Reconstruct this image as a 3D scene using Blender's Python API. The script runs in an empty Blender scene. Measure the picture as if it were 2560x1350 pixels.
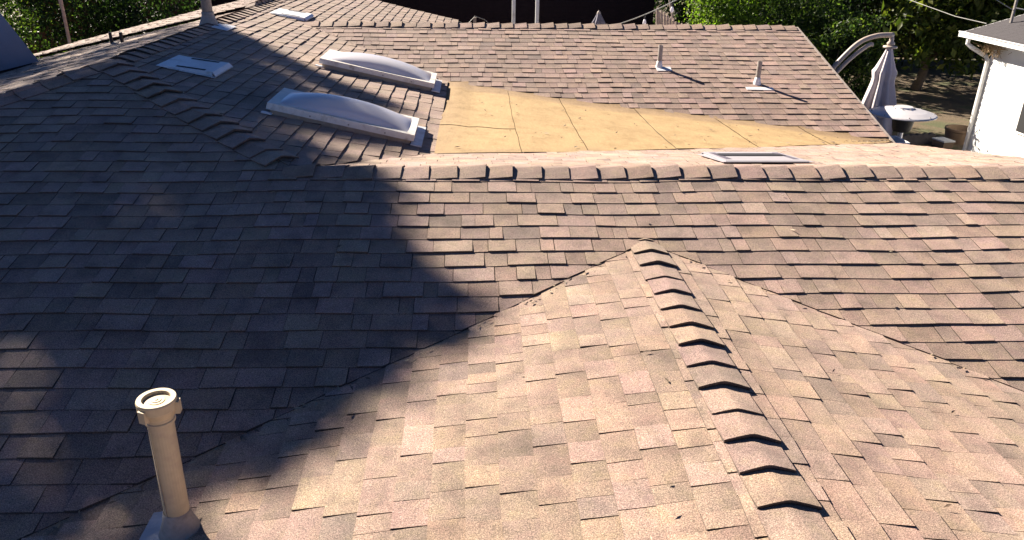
import bpy, math, random
import numpy as np
from mathutils import Matrix, Vector

random.seed(7)
RS = np.random.RandomState(11)
sc = bpy.context.scene
COL = sc.collection
ZC = 4.6                      # camera height above the garden, metres

# ------------------------------------------------------------------ camera
cam_d = bpy.data.cameras.new('camera'); cam = bpy.data.objects.new('camera', cam_d); COL.objects.link(cam)
cam_d.sensor_width = 36.0; cam_d.lens = 27.03; cam_d.clip_start = 0.05; cam_d.clip_end = 500
CR = np.array([[0.998953, -0.043833, 0.013119], [-0.00599, -0.409563, -0.912262], [0.04536, 0.911228, -0.409397]])
r_, u_, b_ = CR[0], -CR[1], -CR[2]
cam.matrix_world = Matrix(((r_[0], u_[0], b_[0], 0), (r_[1], u_[1], b_[1], 0), (r_[2], u_[2], b_[2], ZC), (0, 0, 0, 1)))
sc.camera = cam

# ------------------------------------------------------------------ sun, sky, exposure
SUN = Vector((-0.593, 0.610, 0.524)).normalized()
world = bpy.data.worlds.new('World'); sc.world = world; world.use_nodes = True
wn = world.node_tree; wn.nodes.clear()
sky = wn.nodes.new('ShaderNodeTexSky'); sky.sky_type = 'NISHITA'; sky.sun_disc = False
sky.sun_elevation = math.asin(SUN.z); sky.sun_rotation = math.atan2(SUN.x, SUN.y)
sky.altitude = 2500; sky.air_density = 0.34; sky.dust_density = 0.0; sky.ozone_density = 6.0
bg = wn.nodes.new('ShaderNodeBackground'); bg.inputs['Strength'].default_value = 0.05
wo = wn.nodes.new('ShaderNodeOutputWorld')
wn.links.new(sky.outputs[0], bg.inputs[0]); wn.links.new(bg.outputs[0], wo.inputs[0])
sun_d = bpy.data.lights.new('sun', 'SUN'); sun_d.energy = 5.0; sun_d.angle = math.radians(0.5); sun_d.color = (1.0, 0.89, 0.75)
sun = bpy.data.objects.new('sun', sun_d); COL.objects.link(sun)
sun.rotation_euler = (-SUN).to_track_quat('-Z', 'Y').to_euler(); sun.location = (-20, 20, 30)
sc.view_settings.view_transform = 'Standard'; sc.view_settings.look = 'None'
sc.view_settings.exposure = 1.84; sc.view_settings.gamma = 1.0
sc.view_settings.use_curve_mapping = False
sc.render.engine = 'CYCLES'
sc.cycles.max_bounces = 5; sc.cycles.diffuse_bounces = 3; sc.cycles.transparent_max_bounces = 4

# ------------------------------------------------------------------ helpers
def tag(o, label=None, cat=None, group=None, kind=None):
    if label: o['label'] = label
    if cat: o['category'] = cat
    if group: o['group'] = group
    if kind: o['kind'] = kind
    return o

def thing(name, loc, label, cat, group=None):
    o = bpy.data.objects.new(name, None); COL.objects.link(o)
    o.location = (loc[0], loc[1], loc[2] + ZC); o.empty_display_size = .2
    return tag(o, label, cat, group)

def origin(o):
    v = Vector((0, 0, 0))
    while o is not None:
        v += o.location; o = o.parent
    return v

class MB:
    """collects vertices (camera-relative metres, z up) and faces for one mesh"""
    def __init__(s): s.v = []; s.f = []; s.c = []
    def add(s, vs, fs, col=None):
        n = len(s.v); s.v += [tuple(x) for x in vs]; s.f += [tuple(i + n for i in f) for f in fs]
        if col is not None: s.c += [col] * len(vs)
    def box(s, c, d, rz=0.0, col=None):
        x, y, z = d[0] / 2, d[1] / 2, d[2] / 2; cs, sn = math.cos(rz), math.sin(rz)
        vs = [(c[0] + a * cs - b * sn, c[1] + a * sn + b * cs, c[2] + e) for e in (-z, z) for a, b in ((-x, -y), (x, -y), (x, y), (-x, y))]
        s.add(vs, [(3, 2, 1, 0), (4, 5, 6, 7), (0, 1, 5, 4), (1, 2, 6, 5), (2, 3, 7, 6), (3, 0, 4, 7)], col)
    def hexa(s, a, b, col=None):
        """a, b: two quads in matching order"""
        s.add(list(a) + list(b), [(3, 2, 1, 0), (4, 5, 6, 7), (0, 1, 5, 4), (1, 2, 6, 5), (2, 3, 7, 6), (3, 0, 4, 7)], col)
    def tube(s, pts, rad, n=10, col=None, caps=True):
        pts = [Vector(p) for p in pts]; rr = rad if hasattr(rad, '__len__') else [rad] * len(pts)
        vs = []; fs = []
        ref = None
        for i, p in enumerate(pts):
            t = (pts[min(i + 1, len(pts) - 1)] - pts[max(i - 1, 0)]).normalized()
            if ref is None: ref = t.orthogonal().normalized()
            ref = (ref - t * ref.dot(t)).normalized(); w = t.cross(ref)
            for k in range(n):
                a = 2 * math.pi * k / n; vs.append(p + (ref * math.cos(a) + w * math.sin(a)) * rr[i])
        for i in range(len(pts) - 1):
            for k in range(n):
                fs.append((i * n + k, i * n + (k + 1) % n, (i + 1) * n + (k + 1) % n, (i + 1) * n + k))
        if caps:
            fs.append(tuple(range(n - 1, -1, -1))); fs.append(tuple((len(pts) - 1) * n + k for k in range(n)))
        s.add(vs, fs, col)
    def lathe(s, c, prof, n=32, col=None, close=True):
        vs = []; fs = []
        for r, z in prof:
            for k in range(n):
                a = 2 * math.pi * k / n; vs.append((c[0] + r * math.cos(a), c[1] + r * math.sin(a), c[2] + z))
        for i in range(len(prof) - 1):
            for k in range(n):
                fs.append((i * n + k, i * n + (k + 1) % n, (i + 1) * n + (k + 1) % n, (i + 1) * n + k))
        if close:
            fs.append(tuple(range(n - 1, -1, -1))); fs.append(tuple((len(prof) - 1) * n + k for k in range(n)))
        s.add(vs, fs, col)
    def build(s, name, mat, parent=None, smooth=False, label=None, cat=None, group=None, kind=None):
        off = origin(parent) if parent else Vector((0, 0, 0))
        me = bpy.data.meshes.new(name)
        me.from_pydata([(x - off.x, y - off.y, z + ZC - off.z) for x, y, z in s.v], [], s.f)
        if s.c:
            at = me.attributes.new('tone', 'FLOAT_COLOR', 'POINT')
            at.data.foreach_set('color', np.array([(c[0], c[1], c[2], c[3] if len(c) > 3 else 1.0) for c in s.c], 'f').ravel())
        if smooth:
            me.polygons.foreach_set('use_smooth', [True] * len(me.polygons))
        me.materials.append(mat); me.update()
        o = bpy.data.objects.new(name, me); COL.objects.link(o)
        if parent: o.parent = parent
        return tag(o, label, cat, group, kind)

# ------------------------------------------------------------------ materials
def newmat(name):
    m = bpy.data.materials.new(name); m.use_nodes = True
    nt = m.node_tree; b = nt.nodes['Principled BSDF']
    return m, nt, b
def N(nt, t, **k):
    n = nt.nodes.new(t)
    for a, v in k.items():
        if a in n.inputs.keys(): n.inputs[a].default_value = v
        else: setattr(n, a, v)
    return n
def pos(nt): return nt.nodes.new('ShaderNodeNewGeometry').outputs['Position']
def noise(nt, scale, detail=2.0, rough=.5, vec=None, dim='3D'):
    n = nt.nodes.new('ShaderNodeTexNoise'); n.inputs['Scale'].default_value = scale; n.inputs['Detail'].default_value = detail
    n.inputs['Roughness'].default_value = rough
    nt.links.new(vec if vec is not None else pos(nt), n.inputs['Vector']); return n.outputs['Fac']
def ramp(nt, fac, stops):
    r = nt.nodes.new('ShaderNodeValToRGB'); e = r.color_ramp.elements
    while len(e) < len(stops): e.new(.5)
    for i, (p, c) in enumerate(stops):
        e[i].position = p; e[i].color = (c, c, c, 1) if not hasattr(c, '__len__') else (*c, 1)
    nt.links.new(fac, r.inputs[0]); return r.outputs[0]
def mix(nt, a, b, fac=1.0, mode='MULTIPLY'):
    m = nt.nodes.new('ShaderNodeMix'); m.data_type = 'RGBA'; m.blend_type = mode
    for v, i in ((fac, 0), (a, 6), (b, 7)):
        if hasattr(v, 'links'): nt.links.new(v, m.inputs[i])
        elif i == 0: m.inputs[0].default_value = v
        else: m.inputs[i].default_value = (*v, 1)
    return m.outputs[2]
def bump(nt, b, h, strength, dist):
    n = nt.nodes.new('ShaderNodeBump'); n.inputs['Strength'].default_value = strength; n.inputs['Distance'].default_value = dist
    nt.links.new(h, n.inputs['Height']); nt.links.new(n.outputs[0], b.inputs['Normal'])

def shingle_mat():
    m, nt, b = newmat('asphalt_granules')
    at = nt.nodes.new('ShaderNodeAttribute'); at.attribute_name = 'tone'
    g1 = noise(nt, 210, 2, .65); g2 = noise(nt, 620, 1, .5)
    sp = ramp(nt, g1, [(.30, .36), (.50, .96), (.70, 1.85)])
    sp2 = ramp(nt, g2, [(.28, .62), (.72, 1.38)])
    blot = ramp(nt, noise(nt, 7, 3), [(.28, (.70, .69, .71)), (.5, (1, 1, 1)), (.72, (1.17, 1.16, 1.11))])
    wear = ramp(nt, noise(nt, 1.1, 4), [(.3, .88), (.7, 1.10)])
    hue = ramp(nt, noise(nt, 16, 2), [(.30, (1.03, .975, .985)), (.5, (1, 1, 1)), (.70, (.99, 1.01, .93))])
    c = mix(nt, at.outputs['Color'], sp); c = mix(nt, c, sp2); c = mix(nt, c, blot); c = mix(nt, c, wear); c = mix(nt, c, hue)
    nt.links.new(c, b.inputs['Base Color'])
    b.inputs['Roughness'].default_value = .85; b.inputs['Specular IOR Level'].default_value = .3; b.inputs['Diffuse Roughness'].default_value = .35
    b.inputs['Sheen Weight'].default_value = .15; b.inputs['Sheen Roughness'].default_value = .5; b.inputs['Sheen Tint'].default_value = (1, .85, .7, 1)
    bump(nt, b, g1, .55, .004)
    return m
M_SH = shingle_mat()

def simple(name, col, rough=.6, var=.12, scale=30, metal=0.0, spec=.4, bumps=0.0, dirt=None):
    m, nt, b = newmat(name)
    n = noise(nt, scale, 4, .6)
    c = mix(nt, col, ramp(nt, n, [(.25, 1 - var), (.75, 1 + var)]))
    if dirt: c = mix(nt, c, dirt, ramp(nt, noise(nt, scale * .35, 5, .65), [(.52, 0.), (.72, .75)]), 'MIX')
    nt.links.new(c, b.inputs['Base Color']); b.inputs['Roughness'].default_value = rough
    b.inputs['Metallic'].default_value = metal; b.inputs['Specular IOR Level'].default_value = spec
    if bumps: bump(nt, b, n, bumps, .01)
    return m
M_DECK = simple('underlay', (.03, .026, .024), .9)
M_WHITE = simple('white_paint', (.74, .74, .73), .5, .04, 12, dirt=(.5, .47, .42))
M_WALL = simple('white_wall_paint', (.84, .84, .82), .6, .03, 6)
M_GALV = simple('white_coated_metal', (.70, .71, .73), .42, .06, 18, dirt=(.42, .40, .37))
M_PLATE = simple('lead_flashing', (.38, .39, .43), .45, .08, 18, dirt=(.7, .7, .7))
M_FRAME = simple('skylight_aluminium', (.72, .69, .63), .45, .08, 25, dirt=(.33, .28, .21))
M_CURB = simple('skylight_curb', (.40, .33, .25), .7, .15, 20, dirt=(.25, .2, .15))
M_BEIGE = simple('beige_painted_pipe', (.45, .365, .23), .5, .07, 30, dirt=(.36, .28, .2))
M_PIPE = simple('weathered_grey_pipe', (.30, .27, .24), .6, .15, 40, dirt=(.16, .13, .11))
M_DARK = simple('dark_metal', (.02, .02, .022), .5)
M_SLOT = simple('vent_opening', (.012, .012, .014), .8)
M_BLUE = simple('blue_grey_sheet_metal', (.20, .23, .29), .45, .06, 6, dirt=(.14, .15, .18))
M_TRUNK = simple('bark', (.10, .075, .055), .9, .35, 18, bumps=.6)
M_UMB = simple('umbrella_canvas', (.50, .45, .47), .85, .08, 14)
M_UPOLE = simple('umbrella_pole_bronze', (.40, .33, .28), .4, .06, 12)
M_STEEL = simple('patio_heater_steel', (.62, .60, .62), .35, .05, 8, metal=.25)
M_BURN = simple('patio_heater_burner', (.05, .042, .035), .6, .2, 30)
M_ROOF2 = simple('dark_grey_shingle', (.055, .05, .055), .9, .35, 60, bumps=.4)
M_FENCE = simple('dark_stained_wood', (.012, .007, .010), .85, .3, 12, spec=.15)
M_REDW = simple('redwood_boards', (.085, .028, .02), .85, .3, 14)
M_REED = simple('weathered_reed', (.42, .33, .29), .85, .25, 24)
M_WOOD = simple('grey_wood', (.30, .25, .22), .85, .25, 16)
M_STUCCO = simple('beige_stucco', (.42, .36, .28), .9, .08, 60, bumps=.3)
M_TERRA = simple('terracotta', (.22, .15, .10), .8, .15, 15)
M_STONE = simple('edging_block', (.06, .055, .06), .9, .3, 20, bumps=.4)
M_DRY = simple('dry_plant', (.30, .21, .12), .9, .35, 40)
M_WIRE = simple('cable', (.36, .36, .34), .6)

def tan_mat():
    m, nt, b = newmat('tan_rolled_roofing')
    at = nt.nodes.new('ShaderNodeAttribute'); at.attribute_name = 'tone'
    c = mix(nt, at.outputs['Color'], ramp(nt, noise(nt, 110, 3, .7), [(.3, .66), (.7, 1.32)]))
    c = mix(nt, c, ramp(nt, noise(nt, 4, 5, .65), [(.3, (.80, .78, .74)), (.5, (1, 1, 1)), (.7, (1.1, 1.1, 1.08))]))
    mp = nt.nodes.new('ShaderNodeMapping'); mp.inputs['Scale'].default_value = (30, 6, 30); nt.links.new(pos(nt), mp.inputs[0])
    c = mix(nt, c, ramp(nt, noise(nt, 1.0, 4, .6, mp.outputs[0]), [(.3, .93), (.7, 1.07)]))
    sp = ramp(nt, noise(nt, 42, 2, .5), [(.70, 1.0), (.76, .62)])
    c = mix(nt, c, sp)
    nt.links.new(c, b.inputs['Base Color']); b.inputs['Roughness'].default_value = .85; b.inputs['Specular IOR Level'].default_value = .3
    bump(nt, b, noise(nt, 190, 2), .4, .003)
    return m
M_TAN = tan_mat()

def leaf_mat(name, trans=.5, gloss=.25):
    m, nt, b = newmat(name)
    at = nt.nodes.new('ShaderNodeAttribute'); at.attribute_name = 'tone'
    nt.links.new(at.outputs['Color'], b.inputs['Base Color'])
    b.inputs['Roughness'].default_value = .5; b.inputs['Specular IOR Level'].default_value = gloss
    tr = nt.nodes.new('ShaderNodeBsdfTranslucent')
    nt.links.new(mix(nt, at.outputs['Color'], (1.5, 1.7, .55)), tr.inputs[0])
    ms = nt.nodes.new('ShaderNodeMixShader'); ms.inputs[0].default_value = trans
    nt.links.new(b.outputs[0], ms.inputs[1]); nt.links.new(tr.outputs[0], ms.inputs[2])
    nt.links.new(ms.outputs[0], nt.nodes['Material Output'].inputs[0])
    return m
M_LEAF = leaf_mat('leaf')
M_LEAF2 = leaf_mat('thick_leaf', .22, .3)

def acrylic_mat():
    m, nt, b = newmat('white_acrylic')
    b.inputs['Base Color'].default_value = (.84, .81, .84, 1); b.inputs['Roughness'].default_value = .28
    b.inputs['Specular IOR Level'].default_value = .4; b.inputs['Coat Weight'].default_value = .3; b.inputs['Coat Roughness'].default_value = .06
    c = mix(nt, (.80, .79, .84), ramp(nt, noise(nt, 38, 2), [(.72, 1.0), (.78, .55)]))
    nt.links.new(c, b.inputs['Base Color'])
    tr = nt.nodes.new('ShaderNodeBsdfTranslucent'); tr.inputs[0].default_value = (.82, .78, .84, 1)
    ms = nt.nodes.new('ShaderNodeMixShader'); ms.inputs[0].default_value = .3
    nt.links.new(b.outputs[0], ms.inputs[1]); nt.links.new(tr.outputs[0], ms.inputs[2]); nt.links.new(ms.outputs[0], nt.nodes['Material Output'].inputs[0])
    return m
M_DOME = acrylic_mat()

def ground_mat():
    m, nt, b = newmat('garden_soil_and_dry_grass')
    a = noise(nt, .9, 5, .6); f = noise(nt, 30, 3, .7)
    c = ramp(nt, a, [(.35, (.055, .042, .026)), (.5, (.12, .085, .05)), (.62, (.07, .075, .03))])
    c = mix(nt, c, ramp(nt, f, [(.3, .5), (.7, 1.5)]))
    nt.links.new(c, b.inputs['Base Color']); b.inputs['Roughness'].default_value = .95
    bump(nt, b, f, .8, .03)
    return m
M_GROUND = ground_mat()

# ------------------------------------------------------------------ ground
g = MB(); g.add([(-150, -150, -ZC), (150, -150, -ZC), (150, 150, -ZC), (-150, 150, -ZC)], [(0, 1, 2, 3)])
g.build('ground', M_GROUND, kind='structure')

# ------------------------------------------------------------------ the roof as height fields over the plan
YR = 5.473
def und(x, y): return .006 * math.sin(1.7 * x + .6 * y) * math.cos(2.3 * y - .5 * x) + .004 * math.sin(4.1 * x + 1.3 * y)
def g1(x, y): return -1.645 + .2403 * (y - YR) + und(x, y)
def s2(x): return float(np.interp(x, [-.36, 4.9], [.176, .2]))
def g2(x, y): return -1.648 - s2(x) * (y - YR) + .4 * und(x, y)
def g3(x, y): return -1.858 - .2244 * (x + .3678) + .5 * und(x, y)
def g4(x, y): return -1.362 + .2688 * (y - 11.98) + .6 * und(x, y)
def g4b(x, y): return -1.362 - .2688 * (y - 11.98)
def g5(x, y): return -1.192 + float(np.interp(y, [6, 9], [.285, .232])) * (x + 3.34) + (.045 if y > 12.45 else 0)
def g6(x, y): return -1.868 + .163 * (x - 1.09) + und(x, y)
def g7(x, y): return -1.868 - .18 * (x - 1.09) + und(x, y)
def vl(x): return YR + (-.223 + .163 * (x - 1.09)) / .2403      # left valley of the small gable
def vr(x): return YR + (-.223 - .18 * (x - 1.09)) / .2403
APY = vl(1.09)
TR = [(-.36, 6.62), (.34, 6.72), (1.0, 6.93), (1.93, 7.28), (2.93, 7.62), (4.0, 8.15), (4.95, 8.72)]
P0 = (-3.34, 7.34); HE = (-1.339, YR); V4 = (-2.588, 11.98); B4 = (-.354, 10.05)
HL = (-5.6, 4.42)

def clip(poly, cl):
    """convex clip of poly by convex cl"""
    A = sum(cl[i][0] * cl[(i + 1) % len(cl)][1] - cl[(i + 1) % len(cl)][0] * cl[i][1] for i in range(len(cl)))
    sg = 1 if A > 0 else -1
    for i in range(len(cl)):
        ax, ay = cl[i]; bx, by = cl[(i + 1) % len(cl)]
        out = []
        for j in range(len(poly)):
            p, q = poly[j], poly[(j + 1) % len(poly)]
            dp = sg * ((bx - ax) * (p[1] - ay) - (by - ay) * (p[0] - ax)); dq = sg * ((bx - ax) * (q[1] - ay) - (by - ay) * (q[0] - ax))
            if dp >= 0: out.append(p)
            if (dp >= 0) != (dq >= 0):
                t = dp / (dp - dq); out.append((p[0] + t * (q[0] - p[0]), p[1] + t * (q[1] - p[1])))
        poly = out
        if len(poly) < 3: return []
    return poly
def area(p): return .5 * sum(p[i][0] * p[(i + 1) % len(p)][1] - p[(i + 1) % len(p)][0] * p[i][1] for i in range(len(p)))

HLL = lambda: None
S1_L = [HL, P0, HE, (HE[0], 1.2), (-5.6, 1.2)]
S1_M = [(-5.6, 4.42), (HE[0] - .9, YR + .84), (HE[0], YR), (4.95, YR), (4.95, 1.0), (-5.6, 1.0)]
GAP = .017
def c1(v0, v1):
    if v0 > YR - .02: return [S1_L]
    if v1 > YR: return [[HL, P0, HE, (HE[0], 3.0), (-5.6, 3.0)], [(HE[0], YR), (4.95, YR), (4.95, 3), (HE[0], 3)]]
    if v0 > APY: return [[HL, P0, (4.95, 7.34), (4.95, 1), (-5.6, 1)]]
    return [[(-5.6, vl(-5.6) + GAP), (1.09, APY + GAP), (1.09, 8), (HL[0] + 2.2, HL[1] + 2.86), HL],
            [(1.09, APY + GAP), (4.95, vr(4.95) + GAP), (4.95, 8), (1.09, 8)]]
S2_P = [(HE[0], YR), (4.95, YR), (4.95, 8.74), (-.36, 6.64)]
S3_A = [P0, HE, (-.36, 6.62), (-.352, 10.05), V4, (-3.34, 11.98)]
S3_B = [(-3.34, 11.98), V4, (-.3, 13.9), (-.3, 17.05), (-3.34, 17.05)]
S4_P = [V4, (4.86, 11.98), (4.86, 8.4), (1.556, 8.4)]
S5_P = [HL, P0, (-3.34, 12.44), (-7.4, 12.44), (-7.4, 4.42)]
S5_B = [(-3.34, 12.46), (-3.34, 17.05), (-5.6, 17.05), (-7.4, 15.2), (-7.4, 12.46)]
S6_P = [(1.09, APY + .02), (1.09, .6), (-4.4, .6), (-4.4, vl(-4.4) + .02)]
S7_P = [(1.09, APY + .02), (4.95, vr(4.95) + .02), (4.95, .6), (1.09, .6)]

PAL = [((.284, .201, .159), .36), ((.292, .201, .172), .27), ((.254, .179, .147), .20), ((.214, .154, .130), .10), ((.306, .222, .174), .07)]
def tone(lo=.94, hi=1.06):
    r = random.random(); a = 0
    for c, w in PAL:
        a += w
        if r <= a: break
    k = random.uniform(lo, hi)
    return (c[0] * k * random.uniform(.96, 1.04), c[1] * k, c[2] * k * random.uniform(.95, 1.05))

CAMP = CR
def project(p):
    q = CAMP @ np.array(p)
    if q[2] < .05: return None
    return (512 + 768.8 * q[0] / q[2], 270 + 768.8 * q[1] / q[2])

TABS = []      # (screen area, verts, faces, colour per vertex, slope name)
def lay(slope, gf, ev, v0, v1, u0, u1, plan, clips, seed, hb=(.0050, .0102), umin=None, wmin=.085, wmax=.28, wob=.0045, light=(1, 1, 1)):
    rnd = random.Random(seed)
    K = int((v1 - v0) / ev) + 1
    ph = [rnd.uniform(0, 6.28) for _ in range(4)]
    def wav(k, u): return wob * (math.sin(u * 1.9 + ph[0] + .35 * k) + .6 * math.sin(u * 5.3 + ph[1] + 1.7 * k) + .4 * math.sin(u * 11 + ph[2] + 2.9 * k))
    for k in range(K):
        va = v0 + k * ev; us = u0 - rnd.random() * .3
        if umin: us = max(us, umin(va + .02))
        u = us; raised = rnd.random() < .5; run = rnd.uniform(.6, 1.0)
        cl = clips(va, va + ev)
        while u < u1:
            w = rnd.uniform(wmin, wmax)
            ga = .0012 if rnd.random() < .75 else .0028
            vj = rnd.uniform(-.0012, .0012)
            q = [(u + ga, va + wav(k, u) + vj), (u + w - ga, va + wav(k, u + w) + vj), (u + w - ga, va + ev + .02), (u + ga, va + ev + .02)]
            h = (hb[1] if raised else hb[0]) * rnd.uniform(.85, 1.2)
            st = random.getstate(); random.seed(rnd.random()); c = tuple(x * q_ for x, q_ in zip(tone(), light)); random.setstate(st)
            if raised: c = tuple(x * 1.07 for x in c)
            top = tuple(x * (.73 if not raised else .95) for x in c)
            lift = rnd.uniform(0, .0035) if rnd.random() < .2 else 0
            pq = [plan(*p) for p in q]
            for cp in cl:
                r = clip(pq, cp)
                if len(r) < 3: continue
                ar = area(r)
                if abs(ar) < 2e-5: continue
                if ar < 0: r = r[::-1]
                n = len(r); vs = []; cs = []
                for (x, y) in r:
                    # share of the way up the course, from the unclipped quad
                    (bx, by), (tx, ty) = pq[0], pq[3]
                    L2 = (tx - bx) ** 2 + (ty - by) ** 2
                    f = min(1, max(0, ((x - bx) * (tx - bx) + (y - by) * (ty - by)) / L2))
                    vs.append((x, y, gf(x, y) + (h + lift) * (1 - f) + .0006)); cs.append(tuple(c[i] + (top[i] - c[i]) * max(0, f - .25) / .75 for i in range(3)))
                vs += [(v[0], v[1], v[2]) for v in vs[:n]]
                for (x, y) in r: vs.append((x, y, gf(x, y) - .004))
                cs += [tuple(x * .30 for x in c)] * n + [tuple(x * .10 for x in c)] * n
                fs = [tuple(range(n))] + [(n + (i + 1) % n, n + i, 2 * n + i, 2 * n + (i + 1) % n) for i in range(n)]
                pr = [project(v) for v in vs[:n]]
                sa = 0
                if all(pr):
                    cx = sum(p[0] for p in pr) / n; cy = sum(p[1] for p in pr) / n
                    if 0 < cx < 1024 and 0 < cy < 540: sa = abs(area(pr))
                TABS.append((sa, vs, fs, cs, slope))
            u += w
            run -= w
            if run < 0: run = rnd.uniform(.6, 1.0); raised = rnd.random() < .5
            else: raised = not raised if rnd.random() < .85 else raised

E = .143
ca = math.cos(.2358)
XY = lambda u, v: (u, v)
# front slope: course line k sits at YR - (k - 9.746) e cos a
V1 = YR + 9.746 * E * ca
k_low = int((V1 - 1.6) / (E * ca))
lay('front', g1, E * ca, V1 - k_low * E * ca, 7.36, -5.6, 4.95, XY, c1, 1)
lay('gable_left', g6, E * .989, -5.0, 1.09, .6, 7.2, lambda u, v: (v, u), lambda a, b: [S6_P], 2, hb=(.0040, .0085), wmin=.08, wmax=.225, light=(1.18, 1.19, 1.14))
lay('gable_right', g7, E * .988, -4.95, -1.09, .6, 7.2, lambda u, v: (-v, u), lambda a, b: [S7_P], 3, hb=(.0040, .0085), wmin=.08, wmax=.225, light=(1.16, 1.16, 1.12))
lay('east', g3, E * 1.037 * .9757, .356, 3.34, 5.4, 17.05, lambda u, v: (-v, u), lambda a, b: [S3_A, S3_B], 4, wmin=.10, wmax=.24, hb=(.008, .013))
V4S = 11.98 - (2.58) * E * .9657
def xs4(v): return -9 if v > 9.86 else .77 + (9.70 - v) * 3.83
e4 = E * .9657
lay('wing', g4, e4, V4S - 24 * e4, 11.98, -2.7, 4.86, XY, lambda a, b: [S4_P], 5, umin=xs4, wmax=.235, light=(1.0, .955, 1.0))
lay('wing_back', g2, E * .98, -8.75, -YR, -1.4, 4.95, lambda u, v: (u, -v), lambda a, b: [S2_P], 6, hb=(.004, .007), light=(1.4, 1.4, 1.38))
lay('west', g5, E * .97, -7.4, -3.34, 4.4, 12.44, lambda u, v: (v, u), lambda a, b: [S5_P], 8)
lay('west_far', g5, E * .97, -7.4, -3.34, 12.46, 17.05, lambda u, v: (v, u), lambda a, b: [S5_B], 9)

house = thing('house', (0, 5, -ZC), 'brown shingled house with hipped roofs, skylights and a tan flat valley patch', 'house')
# underlay decks, walls
def strip(mb, gf, poly, dz=-.012, n=1):
    mb.add([(x, y, gf(x, y) + dz) for x, y in poly], [tuple(range(len(poly))) if area(poly) > 0 else tuple(range(len(poly)))[::-1]])
dk = MB()
for gf, poly in ((g1, [HL, P0, HE, (HE[0], APY), (-4.4, APY)]), (g1, [(HE[0], YR), (4.94, YR), (4.94, APY), (HE[0], APY)]),
                 (g1, [(-5.6, vl(-5.6) - .03), (1.09, APY - .02), (1.09, APY + .02), (-5.6, APY + .02)]),
                 (g1, [(1.09, APY - .02), (4.94, vr(4.94) - .03), (4.94, APY + .02), (1.09, APY + .02)]),
                 (g2, [(HE[0], YR), (4.94, YR), (4.94, 8.72), (-.36, 6.62)]), (g3, S3_A), (g3, S3_B), (g4, [V4, (4.85, 11.98), (4.85, 8.95), (.45, 10.15), (-.5, 10.35)]),
                 (g4b, [V4, (4.85, 11.98), (4.85, 14.4), (-.2, 14.0)]), (g5, S5_P), (g5, [(-3.34, 12.46), (-3.34, 17.05), (-5.6, 17.05), (-7.4, 15.2), (-7.4, 12.46)]),
                 (g6, S6_P), (g7, S7_P)):
    # subdivide along a fan so that the deck follows the undulation closely enough
    strip(dk, gf, poly, -.022)
dk.build('roof_deck', M_DECK, house)
wl = MB()
for a, b, zt in (((-6.6, 1.2), (4.5, 1.2), -2.75), ((4.5, 1.2), (4.5, 14.0), -2.75), ((4.5, 14.0), (-.7, 14.0), -2.3), ((-.7, 14.0), (-.7, 16.6), -2.3), ((-.7, 16.6), (-6.8, 16.6), -2.3), ((-6.8, 16.6), (-6.8, 1.2), -2.35)):
    L = math.hypot(b[0] - a[0], b[1] - a[1])
    wl.box(((a[0] + b[0]) / 2, (a[1] + b[1]) / 2, (zt - ZC) / 2), (L, .16, zt + ZC), math.atan2(b[1] - a[1], b[0] - a[0]))
wl.build('wall', M_STUCCO, house)
fa = MB()   # rake boards on the right-hand gable ends and the step of the far west slope
fa.hexa([(4.865, 8.60, g4(4.86, 8.60) - .16), (4.90, 8.60, g4(4.86, 8.60) - .16), (4.90, 8.60, g4(4.86, 8.6) + .004), (4.865, 8.60, g4(4.86, 8.6) + .004)],
        [(4.865, 11.98, -1.52), (4.90, 11.98, -1.52), (4.90, 11.98, -1.358), (4.865, 11.98, -1.358)])
fa.hexa([(4.955, 8.72, g2(4.95, 8.72) - .16), (4.985, 8.72, g2(4.95, 8.72) - .16), (4.985, 8.72, g2(4.95, 8.72) - .004), (4.955, 8.72, g2(4.95, 8.72) - .004)],
        [(4.955, YR, -1.81), (4.985, YR, -1.81), (4.985, YR, -1.654), (4.955, YR, -1.654)])
fa.build('rake_board', M_WOOD, house)

# shingles: the 300 that show largest one by one, the rest as one part
TABS.sort(key=lambda t: -t[0])
mats = M_SH
for sa, vs, fs, cs, sl in TABS[:300]:
    m = MB(); m.v = vs; m.f = fs; m.c = cs
    m.build('shingle', M_SH, house)
rest = MB()
for sa, vs, fs, cs, sl in TABS[300:]:
    n = len(rest.v); rest.v += vs; rest.f += [tuple(i + n for i in f) for f in fs]; rest.c += cs
rest.build('shingle_courses', M_SH, house, kind='stuff')

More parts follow.
